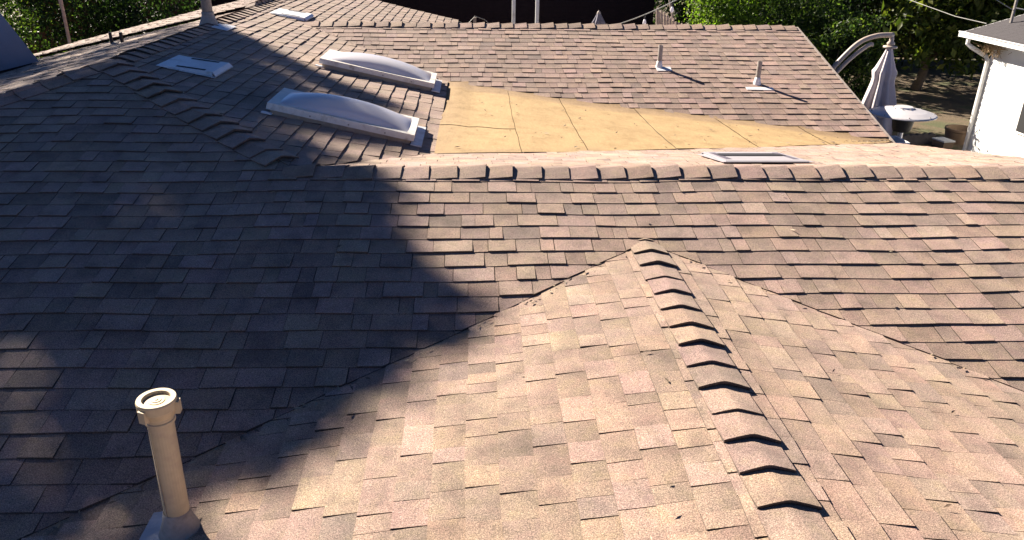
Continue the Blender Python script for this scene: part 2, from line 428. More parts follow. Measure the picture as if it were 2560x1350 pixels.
# ------------------------------------------------------------------ ridge and hip caps
def caps(a, b, ga, gb, n_off, step, butt_at_b=True, w=.15, lift=.029, rs=1, zmin=None):
    """caps from plan point a to b; ga/gb heights on the +normal and -normal side"""
    rnd = random.Random(rs)
    L = math.hypot(b[0] - a[0], b[1] - a[1]); dx, dy = (b[0] - a[0]) / L, (b[1] - a[1]) / L
    nx, ny = -dy, dx
    k = 0; s = n_off
    while s < L + .01:
        jit = rnd.uniform(-.006, .006); sw = rnd.uniform(-.006, .006); lf = lift * rnd.uniform(.72, 1.35); th = .017 * rnd.uniform(.8, 1.2); yaw_ = rnd.uniform(-.05, .05); cw = w * rnd.uniform(.95, 1.05)
        s1 = s if butt_at_b else s - step - .04     # butt end parameter is s (b side) or the a side
        s_but = s + jit; s_bak = s - step - .035 if butt_at_b else s + step + .035
        rows = []
        for t, ht, thk in ((s_bak, .007, .005), ((s_bak + 2 * s_but) / 3, .007 + (lf - .007) * .62, .010), (s_but, lf, th)):
            px, py = a[0] + dx * t, a[1] + dy * t
            row = []
            for o in (w, w * .55, .016, 0, -.016, -w * .55, -w):
                oo = o * cw / w + sw + yaw_ * (t - s_bak) * .5; tw = yaw_ * o * (1 if t == s_but else .4)
                x, y = px + nx * oo + dx * tw, py + ny * oo + dy * tw
                z = ga(x, y) if o > 0 else gb(x, y) if o < 0 else max(ga(px, py), gb(px, py)) - .001
                bow = 0
                edge = (.62 if abs(o) == w else .85 if abs(o) > .1 * w * 5 else 1.0)
                zz = z + .004 + ht * edge + bow
                row.append(((x, y, zz), (x, y, zz - thk)))
            rows.append(row)
        vs = [p[0] for r in rows for p in r] + [p[1] for r in rows for p in r]
        m7 = 7; n = len(rows) * m7; fs = []
        for i in range(len(rows) - 1):
            for j in range(m7 - 1):
                f = (i * m7 + j, i * m7 + j + 1, (i + 1) * m7 + j + 1, (i + 1) * m7 + j)
                fs.append(f); fs.append(tuple(n + q for q in f[::-1]))
        for j in range(m7 - 1):
            fs.append((n + j, n + j + 1, j + 1, j)); e = (len(rows) - 1) * m7
            fs.append((e + j, e + j + 1, n + e + j + 1, n + e + j))
        for i in range(len(rows) - 1):
            fs.append((i * m7, (i + 1) * m7, n + (i + 1) * m7, n + i * m7)); j = m7 - 1
            fs.append(((i + 1) * m7 + j, i * m7 + j, n + i * m7 + j, n + (i + 1) * m7 + j))
        # outward winding
        c = tone(.88, 1.08)
        e = (len(rows) - 1) * m7; nb_ = len(vs)
        vs = vs + vs[e:e + m7]; fs = [tuple((nb_ + q - e) if (e <= q < n and any(z_ >= n for z_ in f)) else q for q in f) for f in fs]
        m = MB(); m.add(vs, fs, c); m.c = [c] * n + [tuple(q * .10 for q in c)] * n + [tuple(q * .45 for q in c)] * m7
        o = m.build('ridge_cap', M_SH, house)
        s += step
EC = .2043
caps((-1.36, YR), (4.96, YR), g2, g1, .20, EC, rs=1)
caps((1.09, APY + .17), (1.09, .6), g7, g6, .13, .192, rs=2, w=.112, lift=.027)
caps(P0, HE, g3, g1, .16, EC, rs=3, lift=.036)
caps(P0, HL, g1, g5, .20, EC * 1.08, rs=4)
caps((-3.34, 17.0), P0, g3, g5, .1, EC, rs=5, lift=.03)
caps((-2.45, 11.98), (4.86, 11.98), g4b, g4, .14, EC, rs=6)

# ------------------------------------------------------------------ tan rolled roofing in the flat valley
FE = [(-.354, 10.05), (.47, 9.86), (1.08, 9.66), (2.0, 9.40), (2.98, 9.17), (3.93, 8.98), (4.88, 8.66)]
TX = [t[0] for t in TR]; TY = [t[1] for t in TR]; FX = [t[0] for t in FE]; FYY = [t[1] for t in FE]
def tanpt(x, s):
    ty = float(np.interp(x, TX, TY)) - .03; fy = float(np.interp(x, FX, FYY)) + .16
    y = ty + (fy - ty) * s
    zt = g2(x, ty + .03) + .010; zf = g4(x, fy - .16) - .004 if x > -.1 else -1.868
    ss = min(1, max(0, (y - ty - .03) / (fy - .16 - ty - .03)))
    z = zt + (zf - zt) * ss - .010 * math.sin(math.pi * ss) + .006 * math.sin(3.1 * x + 2 * y)
    if y > fy - .16 and x > -.1: z = g4(x, y) - .004
    return (x, y, z)
seams = [-.37, .40, 1.04, 1.95, 2.90, 3.88, 4.90]
for i in range(6):
    xa, xb = seams[i], seams[i + 1]
    parts = [(0, 1)] if i else [(0, .30), (.30, 1)]
    for (sa_, sb_) in parts:
        m = MB(); nx_, ny_ = 8, 22; vs = []; cs = []
        for jy in range(ny_ + 1):
            s = sa_ + (sb_ - sa_) * jy / ny_
            for jx in range(nx_ + 1):
                t = jx / nx_
                wa = xa + (.005 * math.sin(7 * s + i) + .003 * math.sin(31 * s + 2 * i) if i else 0); wb = xb + (.005 * math.sin(7 * s + i + 1) + .003 * math.sin(31 * s + 2 * i + 2) if i < 5 else 0)
                x = wa + .002 + (wb - wa - .004) * t
                p = tanpt(x, s + (.006 * math.sin(14 * t) if (sa_ > 0 and jy == 0) or (sb_ < 1 and jy == ny_) else 0)); lap = .004 * (1 - t) + .001
                if len(parts) > 1 and sa_ > 0 and jy == 0: lap += .005
                vs.append((p[0], p[1], p[2] + lap))
                fy = float(np.interp(x, FX, FYY)); de = fy - p[1]
                band = .30 - .03 * x / 5 + .03 * math.sin(5 * x)
                k = 1 / (1 + math.exp((de - band) / .022)) * .8
                if p[0] < .0: k = max(k, .5 / (1 + math.exp((x + .19) / .05)))
                kb = 1 / (1 + math.exp((p[1] - float(np.interp(x, TX, TY)) - .10) / .03)) * (.35 + .2 * math.sin(7 * x))
                k = max(k, kb) if x < 1.2 else k
                base = (.345, .238, .118); dirt = (.225, .152, .090)
                cs.append(tuple(base[q] * (1 - k) + dirt[q] * k for q in range(3)))
        m.v = vs; m.c = cs
        W = nx_ + 1
        m.f = [(a * W + b, a * W + b + 1, (a + 1) * W + b + 1, (a + 1) * W + b) for a in range(ny_) for b in range(nx_)]
        m.build('roofing_sheet', M_TAN, house, smooth=True)
# dark bedding under the sheets so that the open laps read as gaps
m = MB(); W = 25; vs = []
for jy in range(9):
    for jx in range(W): p = tanpt(-.37 + 5.27 * jx / (W - 1), jy / 8); vs.append((p[0], p[1], p[2] - .012 - .06 * (jy > 6)))
m.add(vs, [(a * W + b, a * W + b + 1, (a + 1) * W + b + 1, (a + 1) * W + b) for a in range(8) for b in range(W - 1)])
m.build('roofing_felt', M_DECK, house)

# ------------------------------------------------------------------ slope frames for things that stand on the roof
class Frame:
    """local axes on a slope: u along the courses, v up the slope, n out of it"""
    def __init__(s, gf, x, y, uax):
        e = .05
        gx = (gf(x + e, y) - gf(x - e, y)) / (2 * e); gy = (gf(x, y + e) - gf(x, y - e)) / (2 * e)
        s.o = Vector((x, y, gf(x, y))); s.n = Vector((-gx, -gy, 1)).normalized()
        u = Vector(uax); s.u = (u - s.n * u.dot(s.n)).normalized(); s.v = s.n.cross(s.u)
    def p(s, u, v, n): return tuple(s.o + s.u * u + s.v * v + s.n * n)
    def box(s, mb, c, d):
        a = [s.p(c[0] + i * d[0] / 2, c[1] + j * d[1] / 2, c[2] - d[2] / 2) for i, j in ((-1, -1), (1, -1), (1, 1), (-1, 1))]
        b = [s.p(c[0] + i * d[0] / 2, c[1] + j * d[1] / 2, c[2] + d[2] / 2) for i, j in ((-1, -1), (1, -1), (1, 1), (-1, 1))]
        mb.hexa(a, b)

# ------------------------------------------------------------------ skylights
def skylight(x, y, label, seed, LW):
    F = Frame(g3, x, y, (0, 1, 0))              # u = away from the camera, v = up the slope (towards -x)
    Lh, Wh, H = LW[0], LW[1], .056
    t = thing('skylight', F.p(0, 0, 0), label, 'skylight', 'domed skylights on the shaded slope')
    c = MB(); F.box(c, (0, 0, .03), (2 * Wh - .05, 2 * Lh - .06, .10)); c.build('curb', M_CURB, t)
    # counterflashing shingle pieces along the curb side
    fl = MB(); F.box(fl, (0, -Lh - .03, .022), (2 * Wh + .04, .10, .012))
    fl.build('flashing', M_GALV, t)
    fl = MB(); F.box(fl, (-Wh - .02, Lh - .01, .022), (.05, .09, .01)); fl.build('flashing', M_GALV, t)
    f = MB(); zt = H + .045
    for cu, cv, du, dv in ((-Wh + .03, 0, .06, 2 * Lh), (Wh - .03, 0, .06, 2 * Lh), (0, -Lh + .035, 2 * Wh - .12, .07), (0, Lh - .05, 2 * Wh - .12, .10)):
        F.box(f, (cu, cv, zt - .005), (du, dv, .022))
    for cu, cv, du, dv in ((-Wh + .004, 0, .012, 2 * Lh + .006), (Wh - .004, 0, .012, 2 * Lh + .006), (0, -Lh + .004, 2 * Wh - .014, .012), (0, Lh - .004, 2 * Wh - .014, .012)):
        F.box(f, (cu, cv, zt - .032), (du, dv, .038))
    f.build('frame', M_FRAME, t)
    d = MB(); nu, nv = 20, 40; vs = []
    a, b = Wh - .058, Lh - .065
    for j in range(nv + 1):
        for i in range(nu + 1):
            p, q = -1 + 2 * i / nu, -1 + 2 * j / nv
            fl_ = lambda s, pw: max(0, 1 - abs(s) ** pw)
            hgt = .098 * (fl_(p, 2.3) ** .62) * (fl_(q, 2.2) ** .80)
            hgt *= (1 + .12 * math.cos(q * 1.4))
            vs.append(F.p(p * a, q * b - .012, zt + .002 + hgt))
    W = nu + 1
    d.add(vs, [(r * W + s, r * W + s + 1, (r + 1) * W + s + 1, (r + 1) * W + s) for r in range(nv) for s in range(nu)])
    d.build('dome', M_DOME, t, smooth=True)
    sc_ = MB()
    for q in (-.6, -.1, .42): F.box(sc_, (-Wh - .004, q * Lh, zt - .03), (.006, .012, .012))
    sc_.build('screw', M_PIPE, t)
skylight(-1.20, 7.07, 'nearer of the two long white domed skylights, its upper end in tree shade', 1, (.645, .325))
skylight(-1.165, 9.52, 'farther of the two long white domed skylights, fully in sunlight beside the far wing', 2, (.67, .345))

# ------------------------------------------------------------------ low roof vents
def roof_vent(F, L, W, label, slot=None, h=.046, met=None):
    slot = slot or M_SLOT; met = met or M_GALV
    F.o = F.o + F.n * .014
    t = thing('roof_vent', F.p(0, 0, 0), label, 'roof vent', 'low white roof vents')
    m = MB(); lo = h * .45
    # hood: flat upslope flange rising to a raised lower lip
    a = [F.p(-W / 2, L / 2, .012), F.p(W / 2, L / 2, .012), F.p(W / 2 - .01, -L / 2 + .035, h), F.p(-W / 2 + .01, -L / 2 + .035, h)]
    b = [F.p(-W / 2, L / 2, .002), F.p(W / 2, L / 2, .002), F.p(W / 2 - .01, -L / 2 + .035, h - .008), F.p(-W / 2 + .01, -L / 2 + .035, h - .008)]
    m.hexa(b, a)
    c = [F.p(-W / 2 + .01, -L / 2 + .035, h), F.p(W / 2 - .01, -L / 2 + .035, h), F.p(W / 2, -L / 2, lo), F.p(-W / 2, -L / 2, lo)]
    e = [F.p(-W / 2 + .01, -L / 2 + .035, h - .008), F.p(W / 2 - .01, -L / 2 + .035, h - .008), F.p(W / 2, -L / 2, lo - .008), F.p(-W / 2, -L / 2, lo - .008)]
    m.hexa(e, c)
    for sgn in (-1, 1):
        m.hexa([F.p(sgn * (W / 2 - .012), L / 2 - .05, .012), F.p(sgn * (W / 2 - .004), L / 2 - .05, .012), F.p(sgn * (W / 2 - .014), -L / 2 + .035, h - .004), F.p(sgn * (W / 2 - .022), -L / 2 + .035, h - .004)],
               [F.p(sgn * (W / 2 - .012), L / 2 - .05, -.01), F.p(sgn * (W / 2 - .004), L / 2 - .05, -.01), F.p(sgn * (W / 2 - .014), -L / 2 + .035, -.01), F.p(sgn * (W / 2 - .022), -L / 2 + .035, -.01)])
    m.build('hood', met, t)
    b2 = MB(); F.box(b2, (0, -.13, .012), (W - .12, L - .40, .03)); b2.build('throat', M_DARK, t)
    gr = MB()
    for sgn in (-1, 1):
        n = 26
        for i in range(n):
            q = -L / 2 + .12 + (L - .24) * i / (n - 1)
            f = (L / 2 - q) / (L - .035); zz = .012 + (h - .012) * f
            F.box(gr, (sgn * (W / 2 - .062), q, zz + .0006), (.052, (L - .24) / n * .62, .004))
    gr.build('louvre', slot, t, kind='stuff')
    fl = MB(); F.box(fl, (0, .02, .006), (W + .06, L + .04, .004)); fl.build('flange', met, t)
    return t
roof_vent(Frame(g3, -2.73, 7.84, (0, 1, 0)), .50, .56, 'low white slotted roof vent in the shade near the hip')
roof_vent(Frame(g3, -2.78, 12.45, (0, 1, 0)), .50, .60, 'low white roof vent in sunlight beside the far ridge end')
roof_vent(Frame(g2, 2.33, 6.22, (-1, 0, 0)), .70, .68, 'low white roof vent with two grey slotted strips just behind the near ridge', simple('grey_louvre', (.22, .20, .24), .6), .030, simple('dull_grey_metal', (.30, .285, .31), .55, .1, 14))

# ------------------------------------------------------------------ small vent pipes on the far wing
def vent_pipe(x, y, h, label, plate):
    F = Frame(g4, x, y, (1, 0, 0)); z0 = F.o.z
    t = thing('vent_pipe', (x, y, z0), label, 'vent pipe', 'plumbing vent pipes on the far wing')
    m = MB(); m.lathe((x, y, z0), [(.031, -.03), (.031, h), (.025, h), (.025, h - .08)], 16, close=False); m.build('pipe', M_PIPE, t, smooth=False)
    b = MB(); b.lathe((x, y, z0), [(.056, -.02), (.050, .015), (.038, .055), (.035, .085), (.030, .088)], 18, close=False); b.build('boot', M_GALV, t, smooth=True)
    p = MB(); F.box(p, plate[0], plate[1]); p.build('flashing', M_GALV, t)
vent_pipe(2.488, 10.57, .295, 'left one of two thin grey vent pipes on the far sunlit wing', ((.05, -.07, .012), (.20, .12, .005)))
vent_pipe(3.697, 10.09, .295, 'right one of two thin grey vent pipes, nearer the gable edge', ((-.01, -.16, .012), (.36, .075, .005)))

# ------------------------------------------------------------------ tall beige pipe in the foreground
px, py = -1.200, 2.452; pz = g6(px, py)
t = thing('flue_pipe', (px, py, pz), 'tall beige painted pipe with a wide flat cap in the front corner', 'flue pipe')
m = MB(); m.tube([(px, py, pz - .05), (px + .006, py, pz + .3), (px + .012, py, pz + .60)], .0475, 28); o = m.build('pipe', M_BEIGE, t, smooth=False)
cz = pz + .535
m = MB(); m.lathe((px + .012, py, cz), [(.0485, 0), (.054, .002), (.054, .012), (.050, .016), (.053, .022), (.053, .030), (.057, .034), (.066, .056), (.0665, .060), (.0705, .064), (.0715, .096), (.069, .102), (.051, .102), (.049, .098), (.048, .090), (.030, .091), (.029, .093), (.018, .093), (.017, .095), (.008, .095), (.004, .097)], 40)
m.build('cap', M_BEIGE, t, smooth=False)
m = MB()
for a in (.1, 2.2, 4.3): m.box((px + .012 + .070 * math.cos(a), py + .070 * math.sin(a), cz + .062), (.02, .03, .05), a)
m.build('cap_clip', M_BEIGE, t)
m = MB(); m.box((px - .0185, py - .0440, pz + .30), (.0012, .004, .46), 0); m.build('seam', M_PIPE, t)
m = MB(); m.lathe((px, py, pz), [(.092, -.03), (.080, .010), (.060, .065), (.053, .095), (.050, .112), (.0478, .114)], 28, close=False); m.build('boot', M_PIPE, t, smooth=True)
F = Frame(g6, px, py, (0, 1, 0)); m = MB(); F.box(m, (-.04, .08, .013), (.33, .15, .004)); m.build('flashing', M_PLATE, t)

# ------------------------------------------------------------------ grey flue on the main ridge
fx, fy = -3.36, 10.28; fz = g3(-3.34, fy)
t = thing('chimney_flue', (fx, fy, fz), 'grey metal flue with a flared cone base on the main ridge', 'chimney flue')
m = MB(); m.lathe((fx, fy, fz), [(.064, .1), (.062, 1.0)], 24); m.build('pipe', M_PIPE, t, smooth=True)
m = MB(); m.lathe((fx, fy, fz), [(.135, -.09), (.12, -.01), (.10, .04), (.082, .085), (.072, .115), (.076, .125), (.074, .145), (.065, .15)], 24, close=False); m.build('cone_flashing', M_PIPE, t, smooth=True)
F = Frame(g3, -3.16, 10.2, (0, 1, 0)); m = MB(); F.box(m, (0, 0, .016), (.40, .20, .006)); m.build('base_flashing', M_GALV, t)

# ------------------------------------------------------------------ short twin vent on the west slope
hx, hy = -4.88, 11.0; hz = g5(hx, hy)
t = thing('hooked_vent', (hx, hy, hz), 'small dark twin hooked vent on the shaded west slope', 'vent')
m = MB(); m.tube([(hx - .05, hy, hz), (hx - .05, hy, hz + .16)], .022, 8); m.tube([(hx + .09, hy, hz + .16), (hx + .09, hy, hz + .02), (hx + .05, hy, hz - .01)], .024, 8); m.build('pipe', M_DARK, t)
m = MB(); m.lathe((hx, hy, hz), [(.11, -.08), (.07, .0), (.035, .03)], 14); m.build('base', M_PIPE, t)

# ------------------------------------------------------------------ blue grey metal chimney housing, left edge
t = thing('chimney_housing', (-6.6, 10.6, g5(-6.6, 10.6)), 'large blue-grey sheet metal chimney housing with sloping side at the left edge', 'chimney')
zb = -1.80
m = MB()
a = [(-8.3, 9.55, zb - .12), (-6.10, 9.75, zb + .02), (-5.95, 11.0, zb + .02), (-8.3, 11.0, zb - .12)]
b = [(-8.0, 10.0, zb + 1.15), (-6.45, 10.02, zb + 1.15), (-6.40, 10.7, zb + 1.15), (-8.0, 10.7, zb + 1.15)]
m.hexa(a, b); m.build('body', M_BLUE, t)
m = MB(); m.hexa([(-8.28, 9.64, zb - .45), (-6.16, 9.84, zb - .45), (-6.02, 10.95, zb - .45), (-8.28, 10.95, zb - .45)], [(-8.28, 9.64, zb - .13), (-6.16, 9.84, zb + .01), (-6.02, 10.95, zb + .01), (-8.28, 10.95, zb - .13)]); m.build('base', M_DARK, t)

# ------------------------------------------------------------------ foliage
def leaves(name, pts, size, cols, mat, parent=None, seed=0, up=.3, **kw):
    rs = np.random.RandomState(seed); n = len(pts); pts = np.asarray(pts, float)
    d = rs.normal(size=(n, 3)); d[:, 2] -= .25; d /= np.linalg.norm(d, axis=1)[:, None]
    q = rs.normal(size=(n, 3)); q[:, 2] += up * 3; w = np.cross(d, q); w /= np.linalg.norm(w, axis=1)[:, None] + 1e-9
    nn = np.cross(w, d)
    L = size * rs.uniform(.6, 1.35, n)[:, None]; Wd = L * rs.uniform(.36, .55, n)[:, None]
    v = np.empty((n, 4, 3)); v[:, 0] = pts; v[:, 1] = pts + d * L * .5 + w * Wd * .5 + nn * L * .10; v[:, 2] = pts + d * L; v[:, 3] = pts + d * L * .5 - w * Wd * .5 + nn * L * .10
    v[:, :, 2] += ZC
    off = origin(parent) if parent else Vector((0, 0, 0)); v -= np.array(off)
    me = bpy.data.meshes.new(name); me.vertices.add(4 * n); me.vertices.foreach_set('co', v.ravel().astype('f'))
    me.loops.add(6 * n); me.polygons.add(2 * n)
    idx = (np.arange(n) * 4)[:, None] + np.array([0, 1, 2, 0, 2, 3])[None]
    me.loops.foreach_set('vertex_index', idx.ravel()); me.polygons.foreach_set('loop_start', np.arange(2 * n) * 3); 
    me.update(calc_edges=True)
    ci = rs.randint(0, len(cols), n); c = np.array(cols)[ci] * rs.uniform(.65, 1.35, n)[:, None]
    c4 = np.ones((n, 4, 4)); c4[:, :, :3] = c[:, None, :]
    at = me.attributes.new('tone', 'FLOAT_COLOR', 'POINT'); at.data.foreach_set('color', c4.ravel().astype('f'))
    me.materials.append(mat); me.validate()
    o = bpy.data.objects.new(name, me); COL.objects.link(o)
    if parent: o.parent = parent
    return tag(o, **kw)

def blobs(c, r, n, per, rs, squash=.75, shell=.55):
    """leaf points in n clumps spread through an ellipsoid of centre c, radii r"""
    out = []
    for _ in range(n):
        d = rs.normal(size=3); d /= np.linalg.norm(d); k = rs.uniform(shell, 1) if rs.rand() < .8 else rs.uniform(.1, shell)
        cc = np.array(c) + d * k * np.array(r); cr = rs.uniform(.10, .22) * np.mean(r)
        p = rs.normal(size=(per, 3)) * cr * .7; p[:, 2] *= squash
        out.append(cc + p)
    return np.concatenate(out)

def tree(name, base, h, c, r, n, per, size, cols, label, cat, seed, group=None, trunk_r=.12, limbs=5, lean=(0, 0), crown_name='crown'):
    rs = np.random.RandomState(seed)
    t = thing(name, base, label, cat, group)
    tb = MB(); b = Vector(base); top = Vector((base[0] + lean[0], base[1] + lean[1], base[2] + h))
    pts = [b + (top - b) * k + Vector((rs.uniform(-.06, .06), rs.uniform(-.06, .06), 0)) * (k > 0) for k in (0, .25, .5, .75, 1)]
    tb.tube(pts, [trunk_r * 1.25, trunk_r, trunk_r * .85, trunk_r * .65, trunk_r * .4], 9)
    for i in range(limbs):
        s = pts[1] + (pts[3] - pts[1]) * rs.uniform(0, 1); d = rs.normal(size=3); d /= np.linalg.norm(d)
        e = Vector(np.array(c) + d * np.array(r) * .75); mid = s.lerp(e, .5) + Vector((0, 0, .1))
        tb.tube([s, mid, e], [trunk_r * .5, trunk_r * .3, trunk_r * .1], 6)
    tb.build('trunk', M_TRUNK, t, smooth=True)
    leaves(crown_name, blobs(c, r, n, per, rs), size, cols, M_LEAF, t, seed)
    return t
GREEN = [(.05, .085, .022), (.065, .10, .026), (.04, .07, .02), (.08, .11, .03)]
DKGREEN = [(.018, .036, .016), (.026, .046, .02), (.014, .028, .014)]
LIME = [(.14, .22, .035), (.17, .24, .04), (.09, .16, .025)]
CITRUS = [(.05, .075, .018), (.075, .095, .02), (.11, .12, .03), (.035, .055, .015)]

# the big tree outside the frame whose crown shades the left of the roof
def inpoly(x, y, P):
    c = False
    for i in range(len(P)):
        (a, b), (d, e) = P[i], P[i - 1]
        if (b > y) != (e > y) and x < (d - a) * (y - b) / (e - b) + a: c = not c
    return c
def edge_d(x, y, P):
    m = 9e9
    for i in range(len(P)):
        (a, b), (d, e) = P[i], P[i - 1]; L2 = (d - a) ** 2 + (e - b) ** 2
        k = min(1, max(0, ((x - a) * (d - a) + (y - b) * (e - b)) / L2)); m = min(m, math.hypot(x - a - k * (d - a), y - b - k * (e - b)))
    return m
SH1 = [(-5.6, 4.4), (-3.3, 7.36), (-1.25, 5.5), (-.62, 5.47), (-.55, 5.16), (-.60, 4.96), (-.56, 4.77), (-.38, 4.49), (-.30, 4.33), (-.14, 4.13), (.02, 4.01), (.13, 3.92), (.02, 3.76), (-.20, 3.60), (-.20, 3.50), (-.31, 3.30), (-.41, 3.20), (-.58, 3.15), (-.60, 2.98), (-.73, 2.90), (-.79, 2.76), (-.84, 2.62), (-1.0, 2.60), (-1.12, 2.70), (-1.18, 2.62), (-1.12, 2.42), (-1.15, 2.1), (-2.2, 1.4), (-5.6, 1.4)]
SH3 = [(-3.35, 7.3), (-3.42, 10.0), (-3.16, 10.22), (-2.65, 9.18), (-2.1, 8.48), (-1.77, 8.09), (-1.46, 7.65), (-1.5, 6.6), (-1.38, 5.43)]
SH3D = [(-1.46, 7.65), (-1.09, 8.91), (-.81, 8.25), (-.75, 6.1), (-1.30, 5.45), (-1.6, 6.6)]
SH5 = [(-5.6, 4.4), (-3.34, 7.34), (-3.38, 10.1), (-4.5, 12.5), (-7.3, 12.4), (-7.3, 4.4)]
HOLES = [(-3.19, 5.37, .13), (-2.18, 3.39, .13), (-2.47, 3.68, .14), (-2.22, 3.22, .12), (-1.84, 3.04, .09), (-1.84, 5.99, .16), (-2.22, 4.97, .10), (-2.06, 4.80, .09), (-2.44, 3.5, .12), (-2.17, 2.98, .10), (-2.81, 5.59, .09), (-4.9, 9.3, .22), (-5.3, 10.3, .3), (-4.6, 11.2, .25), (-3.9, 9.6, .12), (-1.5, 6.9, .13), (-1.62, 6.35, .13)]
rs = np.random.RandomState(5); LP = []
SOFT = [(rs.uniform(-3.7, -1.1), rs.uniform(2.3, 5.3), rs.uniform(.07, .16)) for _ in range(34)] + [(rs.uniform(-2.6, -1.4), rs.uniform(2.3, 3.4), rs.uniform(.09, .18)) for _ in range(14)] + [(rs.uniform(-3.2, -1.6), rs.uniform(6, 9.5), rs.uniform(.08, .2)) for _ in range(14)]
def shade(P, gf, n, dens=1.0, soft=.10, tmin=20, tmax=29):
    xs = [p[0] for p in P]; ys = [p[1] for p in P]; k = 0
    while k < n:
        x, y = rs.uniform(min(xs), max(xs)), rs.uniform(min(ys), max(ys)); k += 1
        if not inpoly(x, y, P): continue
        if edge_d(x, y, P) < soft * rs.rand() ** 2 and P is not SH3D: continue
        if any(math.hypot(x - a, y - b) < 1.4 * r * (.6 + .6 * rs.rand()) for a, b, r in HOLES): continue
        if rs.rand() < .62 and any(math.hypot(x - a, y - b) < r * (.5 + .7 * rs.rand()) for a, b, r in SOFT): continue
        if dens < 1:
            w = math.sin(x * 9 + y * 3) + math.sin(y * 8 - x * 5) + 1.2 * math.sin(x * 3.1 + y * 5.3)
            if w < rs.uniform(-.2, 1.0): continue
        tt = tmin + (tmax - tmin) * (.5 + .5 * math.sin(x * 1.3 + y * .9 + 2 * math.sin(y * 1.7))) * rs.uniform(.7, 1)
        p = Vector((x, y, gf(x, y))) + SUN * tt
        LP.append(p)
shade(SH1, lambda x, y: max(g1(x, y), g6(x, y)), 21000)
shade(SH3, g3, 6500)
shade(SH3D, g3, 1900, .6)
shade(SH5, g5, 7000)
for (xa, xb, ya_, yb_, za, zb2, n_) in ((-3.5, -3.25, 10.15, 10.4, -1.2, 0.3, 700), (-8.4, -5.9, 9.5, 11.1, -2.0, -.5, 3500)):
    for _ in range(n_):
        LP.append(Vector((rs.uniform(xa, xb), rs.uniform(ya_, yb_), rs.uniform(za, zb2))) + SUN * rs.uniform(20, 28))
# the rest of the crown, well to the left of the sunlit roof
k_ = 0
while k_ < 6000:
    d_ = rs.normal(size=3); d_ /= np.linalg.norm(d_); q_ = np.array((-19.5, 19.0, 11.0)) + d_ * rs.rand() ** .33 * np.array((6.5, 8.5, 4.2))
    ok_ = True
    for zz_ in (-1.2, -1.7, -2.3):
        tq = (q_[2] - zz_) / SUN.z; fx_, fy_ = q_[0] - SUN.x * tq, q_[1] - SUN.y * tq
        ok_ = ok_ and (fx_ < -5.2 or (fx_ < -1.2 and inpoly(fx_, fy_, SH1)) or (fx_ < -2.2 and inpoly(fx_, fy_, SH3)))
    if ok_:
        LP.append(Vector(q_)); k_ += 1
tb_ = (-15.5, 16.0, -ZC)
t = thing('shade_tree', tb_, 'tall spreading tree standing left of the house beyond the chimney housing', 'tree')
m = MB(); m.tube([tb_, (-15.6, 16.4, -1), (-15.9, 17.4, 4), (-16.5, 19, 8.2), (-17, 20, 10.4)], [.36, .30, .24, .16, .06], 10)
for e in ((-19, 19, 10.5), (-15, 21.5, 10.2), (-18.5, 22, 11), (-15.2, 18.5, 8.6), (-20, 18.5, 10), (-17, 24, 10.6)):
    m.tube([(-15.8, 17.0, 3.0), tuple((Vector((-15.8, 17.0, 3.0)).lerp(Vector(e), .5) + Vector((0, 0, .5)))), e], [.13, .09, .03], 7)
m.build('trunk', M_TRUNK, t, smooth=True)
leaves('crown', LP, .21, GREEN, M_LEAF2, t, 3)

# ------------------------------------------------------------------ fences and yard behind
def board_fence(name, a, b, z0, z1, nb, mat, label, vertical=False, thick=.03):
    t = thing(name, (a[0], a[1], -ZC), label, 'fence')
    L = math.hypot(b[0] - a[0], b[1] - a[1]); rz = math.atan2(b[1] - a[1], b[0] - a[0]); rnd = random.Random(len(label))
    for i in range(nb):
        m = MB(); j = rnd.uniform(-.008, .008)
        if vertical:
            k = (i + .5) / nb; m.box((a[0] + (b[0] - a[0]) * k - math.sin(rz) * j, a[1] + (b[1] - a[1]) * k + math.cos(rz) * j, (z0 + z1) / 2 + rnd.uniform(-.01, .01)), (L / nb - .012, thick, z1 - z0), rz)
        else:
            hh = (z1 - z0) / nb; m.box(((a[0] + b[0]) / 2 - math.sin(rz) * j, (a[1] + b[1]) / 2 + math.cos(rz) * j, z0 + hh * (i + .5)), (L, thick, hh - .002), rz)
        m.build('board', mat, t)
    np_ = max(2, int(L / 2.4) + 1)
    for i in range(np_):
        k = i / (np_ - 1); m = MB(); m.box((a[0] + (b[0] - a[0]) * k - math.sin(rz) * .07, a[1] + (b[1] - a[1]) * k + math.cos(rz) * .07, (z1 - ZC) / 2), (.09, .09, z1 + ZC - .06), rz); m.build('post', mat, t)
    return t
board_fence('board_fence', (-7.6, 22.5), (4.9, 22.2), -ZC + .05, -1.45, 21, M_FENCE, 'long tall dark stained board fence running behind the house')
board_fence('redwood_fence', (-13.5, 24.6), (-7.9, 23.8), -ZC + .05, -1.2, 20, M_REDW, 'reddish brown wood fence glimpsed left of the grey flue')

t = thing('patio_cover', (1.2, 20, -ZC), 'pair of slim white patio cover posts before the dark fence', 'patio cover')
for x in (.945, 1.53):
    m = MB(); m.box((x, 20, -2.5), (.085, .085, 4.2)); m.build('post', M_WHITE, t)
m = MB(); m.box((1.2, 20, -.33), (2.6, .1, .14)); m.build('beam', M_WHITE, t)
